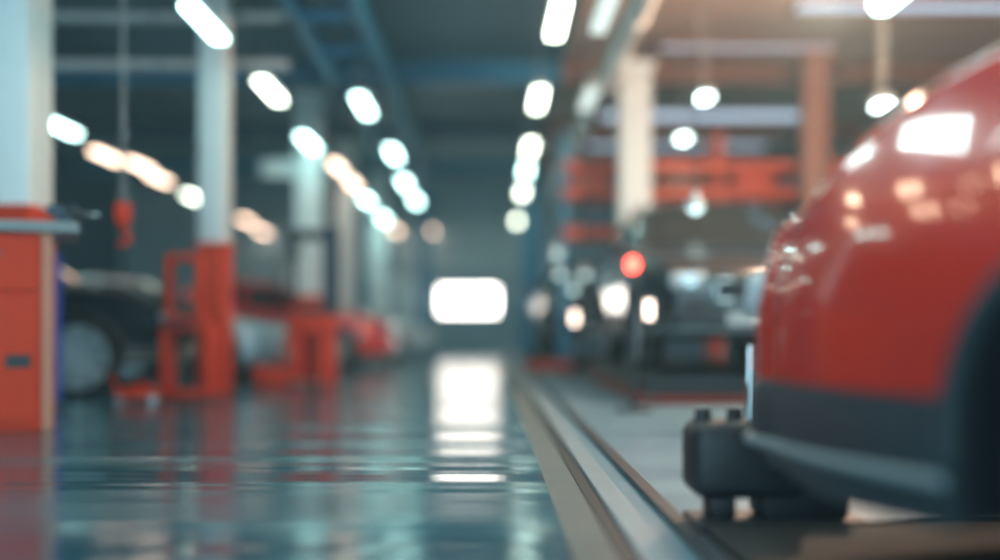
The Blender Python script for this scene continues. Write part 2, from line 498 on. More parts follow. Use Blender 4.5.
    if P.get('rails'):
        for sd in (1, -1):
            bm = NB(); y0, y1 = P['rails']; pts = []
            for k in range(13):
                y = y0 + (y1 - y0) * k / 12; q = B.pt(y, NA + NBB + 1.5, sd); pts.append((q.x, y, q.z + .05 * (1 if 0 < k < 12 else 0)))
            tube(bm, pts, .016, 8); build('roof_rail', bm, M['chrome'], root, True)
    return root

SUV = dict(L=4.40, W=.93, r=.37, tw=.235, sill=.30, axles=(1.36, -1.36), taper_f=.75, taper_r=.5, nar_f=.20, nar_r=.12,
    shoulder=[(2.2, .86), (2.05, .98), (1.8, 1.04), (.9, 1.12), (-2.0, 1.17), (-2.2, 1.10)],
    roof=[(2.2, .88), (2.05, 1.01), (1.8, 1.08), (1.05, 1.17), (.30, 1.70), (-.4, 1.78), (-1.6, 1.73), (-1.95, 1.62), (-2.2, 1.14)],
    screen=(.98, .36), rscreen=(-1.98, -2.14), doors=[(-.18, .82), (-1.12, -.20)], lampz=.80, tailz=.95, grille=(.62, .82), clad=.52, rails=(.1, -1.6), spokes=5)
SED = dict(L=4.35, W=.89, r=.33, tw=.21, sill=.22, axles=(1.36, -1.30), taper_f=.7, taper_r=.6, nar_f=.22, nar_r=.18,
    shoulder=[(2.17, .62), (2.0, .74), (1.6, .82), (.9, .90), (-1.6, .97), (-2.17, .90)],
    roof=[(2.17, .64), (2.0, .77), (1.6, .86), (.98, .95), (.15, 1.38), (-.4, 1.44), (-1.0, 1.38), (-1.65, 1.03), (-2.0, 1.02), (-2.17, .93)],
    screen=(.90, .22), rscreen=(-1.08, -1.58), doors=[(-.22, .78), (-1.0, -.24)], lampz=.62, tailz=.78, grille=(.44, .58), gw=.32, spokes=7)

# near red crossover on the right, nose pointing away from the camera
RED = dict(SUV); RED.update(L=5.2, W=.95, r=.42, rimf=.83, sill=.25, axles=(1.23, -1.55), clad=.545, sm_t=.22, sm_r=.22, round=4, nar_f=.14, taper_f=.8, cap=.20, gap=.10, bulge=1,
    shoulder=[(2.6, .96), (2.5, 1.10), (2.3, 1.21), (2.0, 1.28), (1.5, 1.33), (.9, 1.35), (-2.0, 1.33), (-2.6, 1.2)],
    roof=[(2.6, 1.05), (2.5, 1.20), (2.3, 1.36), (2.0, 1.46), (1.5, 1.51), (1.0, 1.53), (.2, 1.90), (-.4, 1.96), (-1.8, 1.90), (-2.2, 1.76), (-2.6, 1.26)],
    screen=(.94, .28), lampz=.80, grille=(.60, .80))
car('red_car', 'glossy red crossover car with dark grey lower cladding filling the right side', 'car', (2.525, 1.13, 0.0), math.radians(20.6), RED, M['p_red'])

DS = dict(SUV); DS.update(r=.40, axles=(1.42, -1.36), rimf=.80, W=.93, spokes=8, spr=.036, rimmat='rim_bright')
car('black_car', 'black sport utility car standing behind the red tool cabinet, alloy wheel showing', 'car', (-5.58, 12.02, 0), -PI / 2, DS, M['p_black'])
car('silver_car', 'silver blue car bonnet between the two nearest full-height pillars, behind the tyre changer', 'car', (-4.98, 15.25, 0), -PI / 2, SED, M['p_blue'])
RC = dict(SED); RC.update(L=4.3, shoulder=[(a, b + .08) for a, b in SED['shoulder']], roof=[(a, b + .13) for a, b in SED['roof']], r=.35)
car('red_hatchback', 'bright red car parked crosswise beyond the tyre changer', 'car', (-3.95, 19.55, 0), -PI / 2, RC, M['p_red2'])
car('silver_sedan', 'pale silver car parked crosswise nearest to the bright end window', 'car', (-3.55, 24.5, 0), -PI / 2 + .1, SED, M['p_silver'])
FD = dict(SUV); FD.update(lit=True)
car('dark_car', 'dark sport utility car facing the aisle on a low black lift platform', 'car', (2.50, 12.80, .26), PI, SUV, M['p_dark']).scale = (1.1, 1.1, 1.1)
car('dark_hatchback', 'dark car with a lit headlamp farther down the right bay beside the blue column', 'car', (1.85, 20.6, .20), PI, FD, M['p_dark'])

# ------------------------------------------------------------------ room
XL, XR, Y0, YE, H = -10.0, 7.5, -4.0, 30.0, 4.8
def slab(name, x0, x1, y0, y1, z0, z1, m):
    bm = NB(); bx(bm, x0, x1, y0, y1, z0, z1); return structure(build(name, bm, m))
slab('floor', XL, .26, Y0, YE, -.12, 0, M['floor'])
slab('floor_strip', .26, .40, Y0, YE, -.12, 0, M['floor_strip'])
slab('floor_bay', .40, XR, Y0, YE, -.12, -.001, M['floor_bay'])
slab('wall_left', XL - .2, XL, Y0, YE, 0, H, M['wall'])
slab('wall_right', XR, XR + .2, Y0, YE, 0, H, M['wall_r'])
# end wall with the window opening
wx0, wx1, wz0, wz1 = -1.34, .27, 1.07, 1.82
bm = NB()
bx(bm, XL, wx0, YE, YE + .25, 0, H); bx(bm, wx1, XR, YE, YE + .25, 0, H); bx(bm, wx0, wx1, YE, YE + .25, 0, wz0); bx(bm, wx0, wx1, YE, YE + .25, wz1, H)
structure(build('wall_end', bm, M['wall_end']))
win = structure(empty('window_1', 'bright white window in the end wall', 'window', (0, YE, 0)))
bm = NB(); bx(bm, wx0, wx1, .10, .13, wz0, wz1); build('window_pane', bm, M['day'], win)
bm = NB(); frame_bar(bm, wx0 - .05, wx1 + .05, wz0 - .05, wz1 + .05, .07, -.03, .14); build('window_frame', bm, M['door'], win)
bm = NB()
for k in range(1, 3):
    x = wx0 + (wx1 - wx0) * k / 3; bx(bm, x - .012, x + .012, .06, .10, wz0, wz1)
build('window_bars', bm, M['door'], win)
# ribbed door leaf panels around the window
bm = NB()
for k in range(5):
    bx(bm, -2.2, 1.05, YE - .06, YE, 2.2 + k * .30, 2.47 + k * .30, .01)
structure(build('door_1', bm, M['door']))
# ceiling
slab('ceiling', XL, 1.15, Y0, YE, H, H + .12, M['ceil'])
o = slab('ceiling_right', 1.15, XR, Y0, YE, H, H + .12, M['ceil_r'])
for i, (y, a, b, wd) in enumerate([(15.9, 2.5, 5.0, .35), (17.7, 2.3, 5.3, .55), (21.0, 2.2, 6.2, 1.0), (24.5, 2.2, 6.2, .7), (13.9, 3.9, 6.8, .5)]):
    w_ = structure(empty('window_%d' % (i + 2), 'pale blue skylight strip in the brown ceiling', 'skylight', (0, y, H)))
    bm = NB(); bx(bm, a, b, -wd / 2, wd / 2, -.03, -.005); build('skylight_pane', bm, M['sky_strip'], w_)
    bm = NB()
    for s_ in (-1, 1): bx(bm, a - .05, b + .05, s_ * wd / 2 - .03, s_ * wd / 2 + .03, -.07, 0)
    for x in (a - .03, b + .03): bx(bm, x - .03, x + .03, -wd / 2, wd / 2, -.07, 0)
    build('skylight_frame', bm, M['brown'], w_)
# purlins and cross beams
for i, y in enumerate((6.5, 12.0, 17.0, 22.0, 27.0)):
    bm = NB()
    bx(bm, XL, 1.15, y - .12, y + .12, H - .34, H - .30); bx(bm, XL, 1.15, y - .12, y + .12, H - .04, H); bx(bm, XL, 1.15, y - .02, y + .02, H - .31, H - .03)
    structure(build('beam_left', bm, M['blue'] if i % 2 == 0 else M['wall']))
    bm = NB()
    bx(bm, 1.15, XR, y - .12, y + .12, H - .34, H - .30); bx(bm, 1.15, XR, y - .12, y + .12, H - .04, H); bx(bm, 1.15, XR, y - .02, y + .02, H - .31, H - .03)
    structure(build('beam_right', bm, M['brown']))

# ------------------------------------------------------------------ pillars
def pillar(x, y, s, gz, label, shaft=None, guard=None, top=H - .34, group=None):
    t = empty('pillar', label, 'pillar', (x, y, 0), 0, group, 'thing')
    bm = NB(); bx(bm, -s / 2, s / 2, -s / 2, s / 2, 0 if gz == 0 else gz - .02, top, .02); build('shaft', bm, shaft or M['white'], t, True)
    bm = NB(); q = s / 2 + .06; bx(bm, -q, q, -q, q, top - .10, top, .01); build('capital', bm, shaft or M['white'], t)
    if gz:
        bm = NB(); q = s / 2 + .012; bx(bm, -q, q, -q, q, 0, gz, .02); build('base_guard', bm, guard or M['guard'], t, True)
        bm = NB(); bx(bm, -q - .01, q + .01, -q - .01, q + .01, gz - .04, gz + .02, .008); build('guard_rim', bm, guard or M['guard'], t)
    else:
        bm = NB(); q = s / 2 + .08; bx(bm, -q, q, -q, q, 0, .03, .005)
        for a in (-1, 1):
            for b in (-1, 1): cyl(bm, (a * (q - .03), b * (q - .03), .03), (a * (q - .03), b * (q - .03), .06), .015, n=6)
        build('base_plate', bm, M['steel'], t)
    return t
pillar(-3.885, 8.95, .50, 1.66, 'wide white pillar with red base at the left edge behind the tool cabinet')
pillar(-2.965, 11.95, .30, 1.60, 'white pillar with red base standing beside the red frame stand')
pillar(-2.86, 17.6, .40, 1.20, 'pale pillar with a short crossbar above the tyre changer')
pillar(-2.88, 22.1, .38, 1.0, 'pale pillar between the bright red car and the silver car')
pillar(-2.70, 27.0, .42, 0, 'pale pillar closest to the end wall, beyond the silver car')
pillar(2.08, 15.7, .44, 0, 'white pillar in front of the orange storage rack on the right')
pillar(.97, 25.2, .46, 0, 'blue steel column right of the bright end window', M['blue'])
pillar(-1.62, 28.3, .30, 0, 'slim blue steel column left of the bright end window', M['blue'])
pillar(4.45, 15.0, .34, 0, 'brown steel post rising above the red crossover', M['brown'])
# crossbar on the third pillar
bm = NB(); bx(bm, -3.62, -3.07, 17.48, 17.72, 3.10, 3.38, .02)
tag(build('crossbar', bm, M['white'], None, True), 'short pale crossbar bracket fixed to the left of the pillar above the tyre changer', 'bracket')

# ------------------------------------------------------------------ overhead things
bm = NB(); x0, x1 = -2.15, -1.35
for x in (x0, x1 - .1): bx(bm, x, x + .10, 7, 26, 4.05, 4.42, .01)
build_o = empty('overhead_crane', 'blue overhead crane girder running down the hall under the dark ceiling', 'crane', (0, 0, 0))
build('girder', bm, M['blue'], build_o)
bm = NB()
for k in range(13):
    y = 7.6 + k * 1.5; bx(bm, x0 + .05, x1 - .05, y, y + .12, 4.1, 4.2, .01)
    tube(bm, [(x0 + .1, y + .1, 4.2), (x1 - .1, y + 1.4, 4.2)], .03, 8)
build('lattice', bm, M['blue'], build_o)
bm = NB(); bx(bm, -2.05, -1.45, 15.2, 16.1, 3.72, 4.05, .05, 3); cyl(bm, (-1.75, 15.65, 3.2), (-1.75, 15.65, 3.72), .02)
build('hoist_trolley', bm, M['navy'], build_o, True)
for y in (8.5, 17.0, 25.0):
    bm = NB()
    for x in (x0 + .05, x1 - .05): cyl(bm, (x, y, 4.42), (x, y, H), .025)
    build('hanger_rod', bm, M['navy'], build_o)
def duct(x, z, r, y0, y1, m, nm, label, cat):
    t = empty(nm, label, cat, (x, y0, z))
    bm = NB(); cyl(bm, (0, 0, 0), (0, y1 - y0, 0), r, n=28); build('pipe', bm, m, t, True)
    k = 0.0
    while k < y1 - y0:
        bm = NB(); lathe(bm, [(k, r), (k, r + .02), (k + .05, r + .02), (k + .05, r)], 'Y', 28); k += 1.5
        build('pipe_flange', bm, m, t, True)
    k = .7
    while k < y1 - y0:
        bm = NB(); cyl(bm, (0, k, r * .9), (0, k, H - z), .012, n=8); k += 4
        build('hanger_rod', bm, M['steel'], t)
duct(1.62, 4.12, .13, 6.0, 28.5, M['galv'], 'air_duct', 'long pale galvanised air duct running along the ceiling above the right bay', 'duct')
for z, y, lab in ((4.22, 12.45, 'upper pale horizontal pipe between left wall and second pillar'), (3.62, 12.45, 'lower pale horizontal pipe between left wall and second pillar')):
    z = z + .12 if z < 4 else z
    t = empty('crosswise_pipe', lab, 'pipe', (XL, y + (.25 if z < 4 else 0), z))
    bm = NB(); cyl(bm, (0, 0, 0), (7.70, 0, 0), .06, n=20); build('pipe', bm, M['galv'], t, True)
    bm = NB()
    for k in range(5): lathe(bm, [(1.0 + k * 1.3, .06), (1.0 + k * 1.3, .075), (1.05 + k * 1.3, .075), (1.05 + k * 1.3, .06)], 'X', 20)
    build('pipe_clamp', bm, M['steel'], t)
    bm = NB()
    for k in (1.0, 4.2, 7.2): cyl(bm, (k, 0, .05), (k, 0, H - z), .01, n=8)
    build('hanger_rod', bm, M['steel'], t)

# chain with red hook
t = empty('chain_hoist', 'thin hanging chain with a red hook above the black car', 'chain hoist', (-3.02, 9.1, H))
bm = NB()
z = -.05; k = 0
while z > -3.08:
    a = k % 2; pts = []
    for q in range(10):
        th = 2 * PI * q / 10; u, v = .016 * math.cos(th), .03 * math.sin(th)
        pts.append((u if a else 0, 0 if a else u, z + v))
    tube(bm, pts, .006, 6, closed=True); z -= .046; k += 1
build('chain', bm, M['steel'], t, True)
bm = NB(); bx(bm, -.06, .06, -.05, .05, -3.24, -3.06, .02)
pts = [(.0, 0, -3.22), (0, 0, -3.30)] + [(.055 * math.sin(a) , 0, -3.36 + .055 * math.cos(a)) for a in np.linspace(0, 4.2, 12)]
tube(bm, pts, .018, 10); build('hook', bm, M['red'], t, True)
bm = NB(); bx(bm, -.08, .08, -.08, .08, -.14, 0, .02); build('ceiling_mount', bm, M['dark'], t)

# ceiling lights
proto = {}
def make_light(kind):
    t = bpy.data.objects.new('ceiling_light', None)
    q = dict(round=.22, panel=.85, panelwarm=.38).get(kind, 1.0); u = dict(panel=2.6, panelwarm=2.6).get(kind, 1.0)
    bm = NB(); bx(bm, -.09 * u, .09 * u, -.62 * q, .62 * q, .03, .09, .01)
    for y in (-.4 * q, .4 * q): cyl(bm, (0, y, .09), (0, y, H - 3.6), .006, n=6)
    a = build('lamp_housing', bm, M['housing'], t)
    bm = NB(); bx(bm, -.075 * u, .075 * u, -.6 * q, .6 * q, -.02, .03, .02, 3); b = build('tube', bm, M[kind], t, True)
    return t, a, b
first = {}
ORD = ['first', 'second', 'third', 'fourth', 'fifth', 'sixth', 'seventh', 'eighth', 'ninth', 'tenth', 'eleventh']
def put_light(x, y, z, kind, label, group):
    if kind not in first:
        t, a, b = make_light(kind); COL.objects.link(t); first[kind] = (t, a, b)
    else:
        t0, a0, b0 = first[kind]; t = t0.copy(); COL.objects.link(t)
        for c in (a0, b0):
            d = c.copy(); COL.objects.link(d); d.parent = t
    t.location = (x, y, z); t['label'] = label; t['category'] = 'ceiling light'; t['group'] = group
rows = [
 ('pillar row', [(-2.70, 3.5, 3.6, 'cool'), (-2.70, 7.0, 3.6, 'cool'), (-2.70, 10.5, 3.6, 'cool'), (-2.67, 13.5, 3.6, 'soft'), (-2.72, 16.65, 3.5, 'cool'), (-2.72, 19.9, 3.6, 'warm'), (-2.60, 21.2, 3.47, 'warm'), (-2.76, 25.1, 3.6, 'cool'), (-2.47, 26.0, 3.28, 'cool'), (-2.45, 29.2, 3.28, 'warm')]),
 ('row left of the end window', [(-1.63, 14.4, 3.6, 'cool'), (-1.58, 18.4, 3.6, 'cool'), (-1.67, 22.1, 3.6, 'cool'), (-1.65, 25.1, 3.6, 'cool'), (-1.52, 29.2, 3.28, 'warm')]),
 ('far left row', [(-6.2, 15.95, 3.6, 'cool'), (-6.42, 18.5, 3.58, 'warm'), (-6.32, 20.0, 3.64, 'warm'), (-6.45, 21.6, 3.62, 'warm'), (-6.55, 24.5, 3.6, 'soft'), (-6.15, 28.0, 3.42, 'warm'), (-6.0, 29.3, 3.25, 'warm')]),
 ('row right of the end window', [(.66, 10.4, 3.6, 'soft'), (.64, 14.0, 3.6, 'soft'), (.68, 17.8, 3.6, 'soft'), (.70, 20.3, 3.6, 'cool'), (.74, 23.6, 3.6, 'soft'), (.76, 28.3, 3.45, 'soft')]),
 ('row beside the duct', [(1.08, 10.2, 3.6, 'dim'), (1.28, 14.0, 3.6, 'dim'), (1.36, 20.2, 3.6, 'dim')]),
 ('right bay row past the duct', [(4.30, 12.0, 3.12, 'round'), (2.74, 13.9, 3.6, 'round'), (2.95, 16.6, 3.55, 'round')]),
 ('row over the red crossover', [(3.6, 4.2, 3.6, 'cool'), (3.6, 7.0, 3.6, 'cool'), (3.62, 9.55, 3.62, 'cool')]),
 ('added panels ahead of the red crossover', [(1.95, 2.6, 3.6, 'panel'), (1.95, 4.6, 3.6, 'panel'), (1.95, 6.6, 3.6, 'panel'), (1.95, 8.4, 3.6, 'panel')]),  # panels added out of view to put highlights on the red car
 ('added panel row over the aisle', [(.05, 2.4, 3.6, 'panel'), (.05, 3.9, 3.6, 'panel'), (.05, 5.4, 3.6, 'panel'), (.05, 7.2, 3.6, 'panel')]),  # also added, for cool highlights along the fender crown
 ('added warm squares over the aisle', [(-1.8, 2.6, 3.6, 'panelwarm'), (-.9, 3.2, 3.6, 'panelwarm'), (-.9, 4.4, 3.6, 'panelwarm'), (-.9, 5.6, 3.6, 'panelwarm'), (-.9, 7.2, 3.6, 'panelwarm'), (-1.8, 4.0, 3.6, 'panelwarm'), (-1.8, 5.4, 3.6, 'panelwarm'), (-1.8, 7.4, 3.6, 'panelwarm')]),  # added out of view for the warm blobs on the fender
]
KN = dict(cool='cool white', soft='creamy white', warm='warm peach', dim='dim bluish', round='compact white', panel='wide white', panelwarm='wide warm')
for rn, ls in rows:
    near = [l for l in ls if l[1] < 9.4]; seen = [l for l in ls if l[1] >= 9.4]
    for i, (x, y, z, kd) in enumerate(near):
        put_light(x, y, z, kd, '%s light above the view, %s of the %s' % (KN[kd], ORD[i], rn), 'lights above the view, ' + rn)
    for i, (x, y, z, kd) in enumerate(seen):
        put_light(x, y, z, kd, '%s ceiling light, %s%s' % (KN[kd], ('%s of the ' % ORD[i]) if len(seen) > 1 else 'alone in view of the ', rn), 'ceiling lights, ' + rn)

# warm lamp added above the view to imitate the lens glow
t = empty('added_bay_lamp', 'added warm lamp above the view, imitating the lens glow over the right bay', 'lamp', (3.25, 10.6, 4.05))
bm = NB(); lathe(bm, [(.36, .05), (.30, .09), (.22, .12), (0, .24), (0, .225), (.20, .10), (.28, .05)], 'Z', 32); build('lamp_shade', bm, M['housing'], t, True)
bm = NB(); ellip(bm, (0, 0, .05), (.10, .10, .11)); build('bulb', bm, M['bulb'], t, True)
bm = NB(); cyl(bm, (0, 0, .34), (0, 0, H - 4.05), .015, n=10); build('stem', bm, M['steel'], t)
def area(name, loc, rot, sx, sy, e, c):
    l = bpy.data.lights.new(name, 'AREA'); l.shape = 'RECTANGLE'; l.size = sx; l.size_y = sy; l.energy = e; l.color = c
    o = bpy.data.objects.new(name, l); COL.objects.link(o); o.location = loc; o.rotation_euler = rot; return o
def point(name, loc, e, c, r=.1):
    l = bpy.data.lights.new(name, 'POINT'); l.energy = e; l.color = c; l.shadow_soft_size = r
    o = bpy.data.objects.new(name, l); COL.objects.link(o); o.location = loc; return o
point('added_warm_glow', (3.25, 10.6, 3.9), 540, (1, .66, .46), .12)  # added light for the warm glow and ceiling wash

# ------------------------------------------------------------------ left side things
t = empty('tool_cabinet', 'tall red tool cabinet with grey worktop at the left edge', 'cabinet', (-2.985 - 2.41 * math.cos(.372), 7.55 - 2.41 * math.sin(.372), 0), .372)
bm = NB(); bx(bm, 0, 2.335, 0, .72, .0, 1.35, .01); build('carcass', bm, M['red'], t)
bm = NB(); bx(bm, 2.335, 2.41, -.015, .72, 0, 1.35, .008); build('wooden_end_panel', bm, M['wood'], t)
bm = NB(); bx(bm, -.05, 2.58, -.06, .78, 1.352, 1.43, .012); build('worktop', bm, M['topg'], t)
for k in range(3):
    x0 = .03 + k * .77
    bm = NB(); bx(bm, x0, x0 + .74, -.022, -.001, .06, .92, .008); d = build('door', bm, M['red'], t)
    bm = NB(); bx(bm, x0 + .54, x0 + .70, -.03, -.0225, .43, .52, .003); build('recessed_handle', bm, M['black'], d)
    bm = NB(); bx(bm, x0, x0 + .74, -.022, -.001, .95, 1.32, .008); d = build('drawer', bm, M['red'], t)
    bm = NB(); tube(bm, [(x0 + .22, -.022, 1.2), (x0 + .22, -.05, 1.2), (x0 + .52, -.05, 1.2), (x0 + .52, -.022, 1.2)], .008, 8); build('handle', bm, M['steel'], d)

t = empty('bench_vise', 'dark bench vise on the right end of the grey worktop', 'vise', (-3.02, 7.83, 1.431), .30)
bm = NB(); bx(bm, -.07, .07, -.06, .06, 0, .03, .006); bx(bm, -.05, .05, -.045, .045, .03, .07, .01); build('base', bm, M['navy'], t)
bm = NB(); bx(bm, -.11, .02, -.06, .06, .06, .14, .015); build('fixed_jaw', bm, M['navy'], t, True)
bm = NB(); bx(bm, .05, .10, -.06, .06, .06, .14, .012); bx(bm, -.02, .16, -.03, .03, .06, .10, .008); build('sliding_jaw', bm, M['dark'], t, True)
bm = NB(); cyl(bm, (.16, 0, .08), (.24, 0, .08), .012, n=12); cyl(bm, (.23, -.08, .08), (.23, .08, .08), .007, n=10); build('handle', bm, M['steel'], t, True)
t = empty('blue_locker', 'narrow blue steel locker half hidden behind the red tool cabinet', 'locker', (-4.286, 9.505, 0), .37)
t.location.x += .02
bm = NB(); bx(bm, 0, .54, .02, .42, .04, 1.35, .01); build('carcass', bm, M['cab_blue'], t)
bm = NB(); bx(bm, .02, .52, 0, .02, .08, 1.31, .005)
for k in range(4): bx(bm, .14, .40, -.006, .004, 1.10 + k * .04, 1.115 + k * .04)
d = build('door', bm, M['cab_blue'], t)
bm = NB(); bx(bm, .44, .47, -.02, 0, .66, .80, .005); build('handle', bm, M['steel'], d)
for a in (.04, .46):
    for b in (.06, .36):
        bm = NB(); bx(bm, a, a + .04, b, b + .04, 0, .045); build('foot', bm, M['black'], t)

t = empty('frame_stand', 'red welded stand of two stacked open frames beside the second pillar', 'stand', (-2.95, 10.72, 0))
bm = NB(); frame_bar(bm, -.24, .26, .02, .74, .08, -.06, .06, .02); frame_bar(bm, -.24, .26, .02, .74, .08, .18, .28, .02)
for x in (-.24, .16):
    for z in (.02, .66): bx(bm, x, x + .08, .05, .20, z, z + .08, .01)
build('lower_frame', bm, M['red'], t, True)
bm = NB(); frame_bar(bm, -.19, .17, .76, 1.42, .07, -.05, .06, .02)
bx(bm, -.19, -.10, .05, .22, .76, .84, .01); bx(bm, .08, .17, .05, .22, .76, .84, .01); build('upper_frame', bm, M['red'], t, True)
bm = NB(); bx(bm, -.32, .14, -.16, .20, .74, .775, .008); build('shelf', bm, M['navy'], t)
for a in (-.2, .2):
    bm = NB(); bx(bm, a - .05, a + .05, -.09, .30, 0, .022, .004); build('foot', bm, M['black'], t)

t = empty('trolley_jack', 'small red trolley jack on the floor in front of the black car', 'jack', (-3.27, 10.30, 0), .15)
t.scale = (.72, .72, .72)
for s_ in (-1, 1):
    bm = NB(); bx(bm, -.28, .24, s_ * .12 - .012, s_ * .12 + .012, .06, .19, .01); build('side_plate', bm, M['red'], t)
bm = NB(); bx(bm, -.20, .12, -.05, .05, .12, .20, .02); cyl(bm, (-.1, 0, .18), (.16, 0, .27), .035, n=14); build('lift_arm', bm, M['red'], t, True)
bm = NB(); cyl(bm, (.17, 0, .26), (.17, 0, .30), .06, .055, n=18); build('saddle', bm, M['dark'], t)
for x in (-.22, .19):
    for s_ in (-1, 1):
        bm = NB(); cyl(bm, (x, s_ * .13, .055), (x, s_ * .17, .055), .055, n=18); build('wheel', bm, M['steel'], t, True)
bm = NB(); tube(bm, [(-.24, 0, .15), (-.30, 0, .22), (-.34, 0, .34)], .016, 8); bx(bm, -.36, -.32, -.05, .05, .32, .36, .01); build('handle', bm, M['red'], t)

t = empty('tyre_changer', 'red tyre changing machine with a dark upright column and swing arm', 'tyre changer', (-2.30, 13.55, 0))
bm = NB(); bx(bm, -.12, .05, -.22, .40, 0, .80, .02); bx(bm, .22, .40, -.22, .40, 0, .80, .02); bx(bm, -.13, .41, -.24, .42, .62, .86, .03); bx(bm, -.1, .38, .2, .38, .0, .7)
build('cabinet', bm, M['red'], t, True)
bm = NB(); bx(bm, -.56, -.12, -.20, .10, .0, .22, .03); bx(bm, -.56, -.46, -.18, .08, .0, .25, .02); build('side_base', bm, M['red'], t, True)
bm = NB(); cyl(bm, (.14, .05, .86), (.14, .05, .93), .16, n=28)
for k in range(4):
    a = k * PI / 2 + .4; bx(bm, -.02, .24, -.03, .03, .93, .96, .006, mtx=Matrix.Translation((.14, .05, 0)) @ Matrix.Rotation(a, 4, 'Z'))
build('turntable', bm, M['dark'], t, True)
bm = NB(); bx(bm, .22, .42, .24, .42, .84, 1.98, .03); build('column', bm, M['navy'], t, True)
bm = NB(); bx(bm, -.22, .36, .26, .38, 1.80, 1.94, .03); build('swing_arm', bm, M['dark'], t, True)
bm = NB(); cyl(bm, (-.14, .30, 1.15), (-.14, .30, 1.86), .03, n=14); ellip(bm, (-.14, .28, 1.12), (.06, .05, .05)); bx(bm, -.2, -.08, .24, .36, 1.56, 1.86, .02); build('mount_head', bm, M['dark'], t, True)
bm = NB(); tube(bm, [(-.3, .05, .18), (-.26, .1, .42), (-.20, .14, .60), (-.08, .2, .66)], .035, 10); build('bead_breaker', bm, M['red'], t, True)
for x in (-.05, .10, .24):
    bm = NB(); bx(bm, x, x + .07, -.38, -.22, .04, .07, .01); build('pedal', bm, M['steel'], t)
# lockers and benches against the end wall and left wall
def locker(x, y, w_, hh, m, label):
    t = empty('steel_locker', label, 'locker', (x, y, 0), 0, 'lockers along the end wall')
    bm = NB(); bx(bm, 0, w_, 0, .45, .05, hh, .01); build('carcass', bm, m, t)
    for k in range(2):
        bm = NB(); bx(bm, .01 + k * w_ / 2, w_ / 2 - .01 + k * w_ / 2, -.02, 0, .09, hh - .04, .004); d = build('door', bm, m, t)
        bm = NB(); bx(bm, w_ / 2 - .07 + k * .09, w_ / 2 - .04 + k * .09, -.035, -.02, hh * .5, hh * .5 + .12); build('handle', bm, M['steel'], d)
    bm = NB(); bx(bm, .02, w_ - .02, .02, .43, 0, .05); build('plinth', bm, M['black'], t)
locker(-2.85, 29.4, .95, 2.1, M['p_silver'], 'pale grey steel locker just left of the bright end window')
locker(-4.1, 29.4, 1.0, 2.1, M['blue'], 'blue steel locker behind the silver car')
locker(-5.4, 29.4, 1.0, 2.2, M['white'], 'whitish steel locker farther left behind the red car')
locker(-7.3, 29.4, 1.1, 2.0, M['bluegrey'], 'blue grey steel locker in the far left corner')

# ------------------------------------------------------------------ right bay
t = empty('floor_rail', 'pale steel rail with dark channels set along the floor', 'rail', (0, 0, 0), 0, None, 'thing')
bm = NB(); bx(bm, .455, .55, Y0 + .5, 27.5, 0, .022, .006); build('steel_strip', bm, M['railsteel'], t)
bm = NB(); bx(bm, .40, .455, Y0 + .5, 27.5, 0, .006); build('drain_channel', bm, M['black'], t)
bm = NB(); bx(bm, .64, .70, Y0 + .5, 24.8, 0, .028, .006); build('side_rail', bm, M['dark'], t)

def platform(x, y, L, label, wd=2.14, hh=.26, group='low lift platforms in the right bay'):
    t = empty('lift_platform', label, 'vehicle lift', (x, y, 0), 0, group)
    bm = NB(); bx(bm, -wd / 2, wd / 2, 0, L, 0.02, hh - .03, .02); build('platform_base', bm, M['black'], t)
    for s_ in (-1, 1):
        bm = NB(); bx(bm, s_ * wd / 2 * .55 - .42, s_ * wd / 2 * .55 + .42, .02, L - .02, hh - .03, hh - .002, .005); build('runway', bm, M['dark'], t)
        bm = NB(); bx(bm, s_ * (wd / 2 + .03) - .05, s_ * (wd / 2 + .03) + .05, -.05, L, 0.0, .10, .02); build('side_beam', bm, M['dullred'], t)
    bm = NB(); bx(bm, -wd / 2, wd / 2, -.10, -.001, 0.0, .07, .02); build('front_edge', bm, M['dullred'], t)
    return t
platform(2.50, 10.1, 5.2, 'low black lift platform with red edge under the nearer dark car')
platform(1.85, 18.2, 4.9, 'low lift platform with red edges under the farther dark car', hh=.20)
for i, (x, y, lb) in enumerate(((.95, 16.9, 'low red lift foot on the floor left of the white right-bay pillar'), (2.55, 17.0, 'low red lift foot on the floor right of the white right-bay pillar'))):
    t = empty('floor_lift', lb, 'lift', (x, y, 0), .1 * i, 'red lift arms on the right bay floor')
    bm = NB(); bx(bm, -.35, .35, -.08, .08, .04, .20, .02); build('arm', bm, M['red'], t)
    bm = NB(); cyl(bm, (-.28, 0, .2), (-.28, 0, .32), .07, n=18); build('pad', bm, M['rubber'], t, True)
    bm = NB(); bx(bm, .12, .34, -.14, .14, 0, .04, .01); build('foot', bm, M['dark'], t)
    bm = NB(); bx(bm, -.34, -.15, -.12, .12, 0, .04, .01); build('foot', bm, M['dark'], t)
# lit red beacon
t = empty('warning_lamp', 'small glowing red warning lamp on a stand left of the nearer dark car', 'lamp', (1.21, 9.2, 0))
bm = NB(); cyl(bm, (0, 0, .02), (0, 0, 1.17), .02, n=12); build('pole', bm, M['dark'], t, True)
bm = NB(); cyl(bm, (0, 0, 0), (0, 0, .03), .16, .14, n=24); build('base', bm, M['dark'], t, True)
bm = NB(); ellip(bm, (0, 0, 1.23), (.06, .06, .07)); build('lamp_dome', bm, M['tail_on'], t, True)
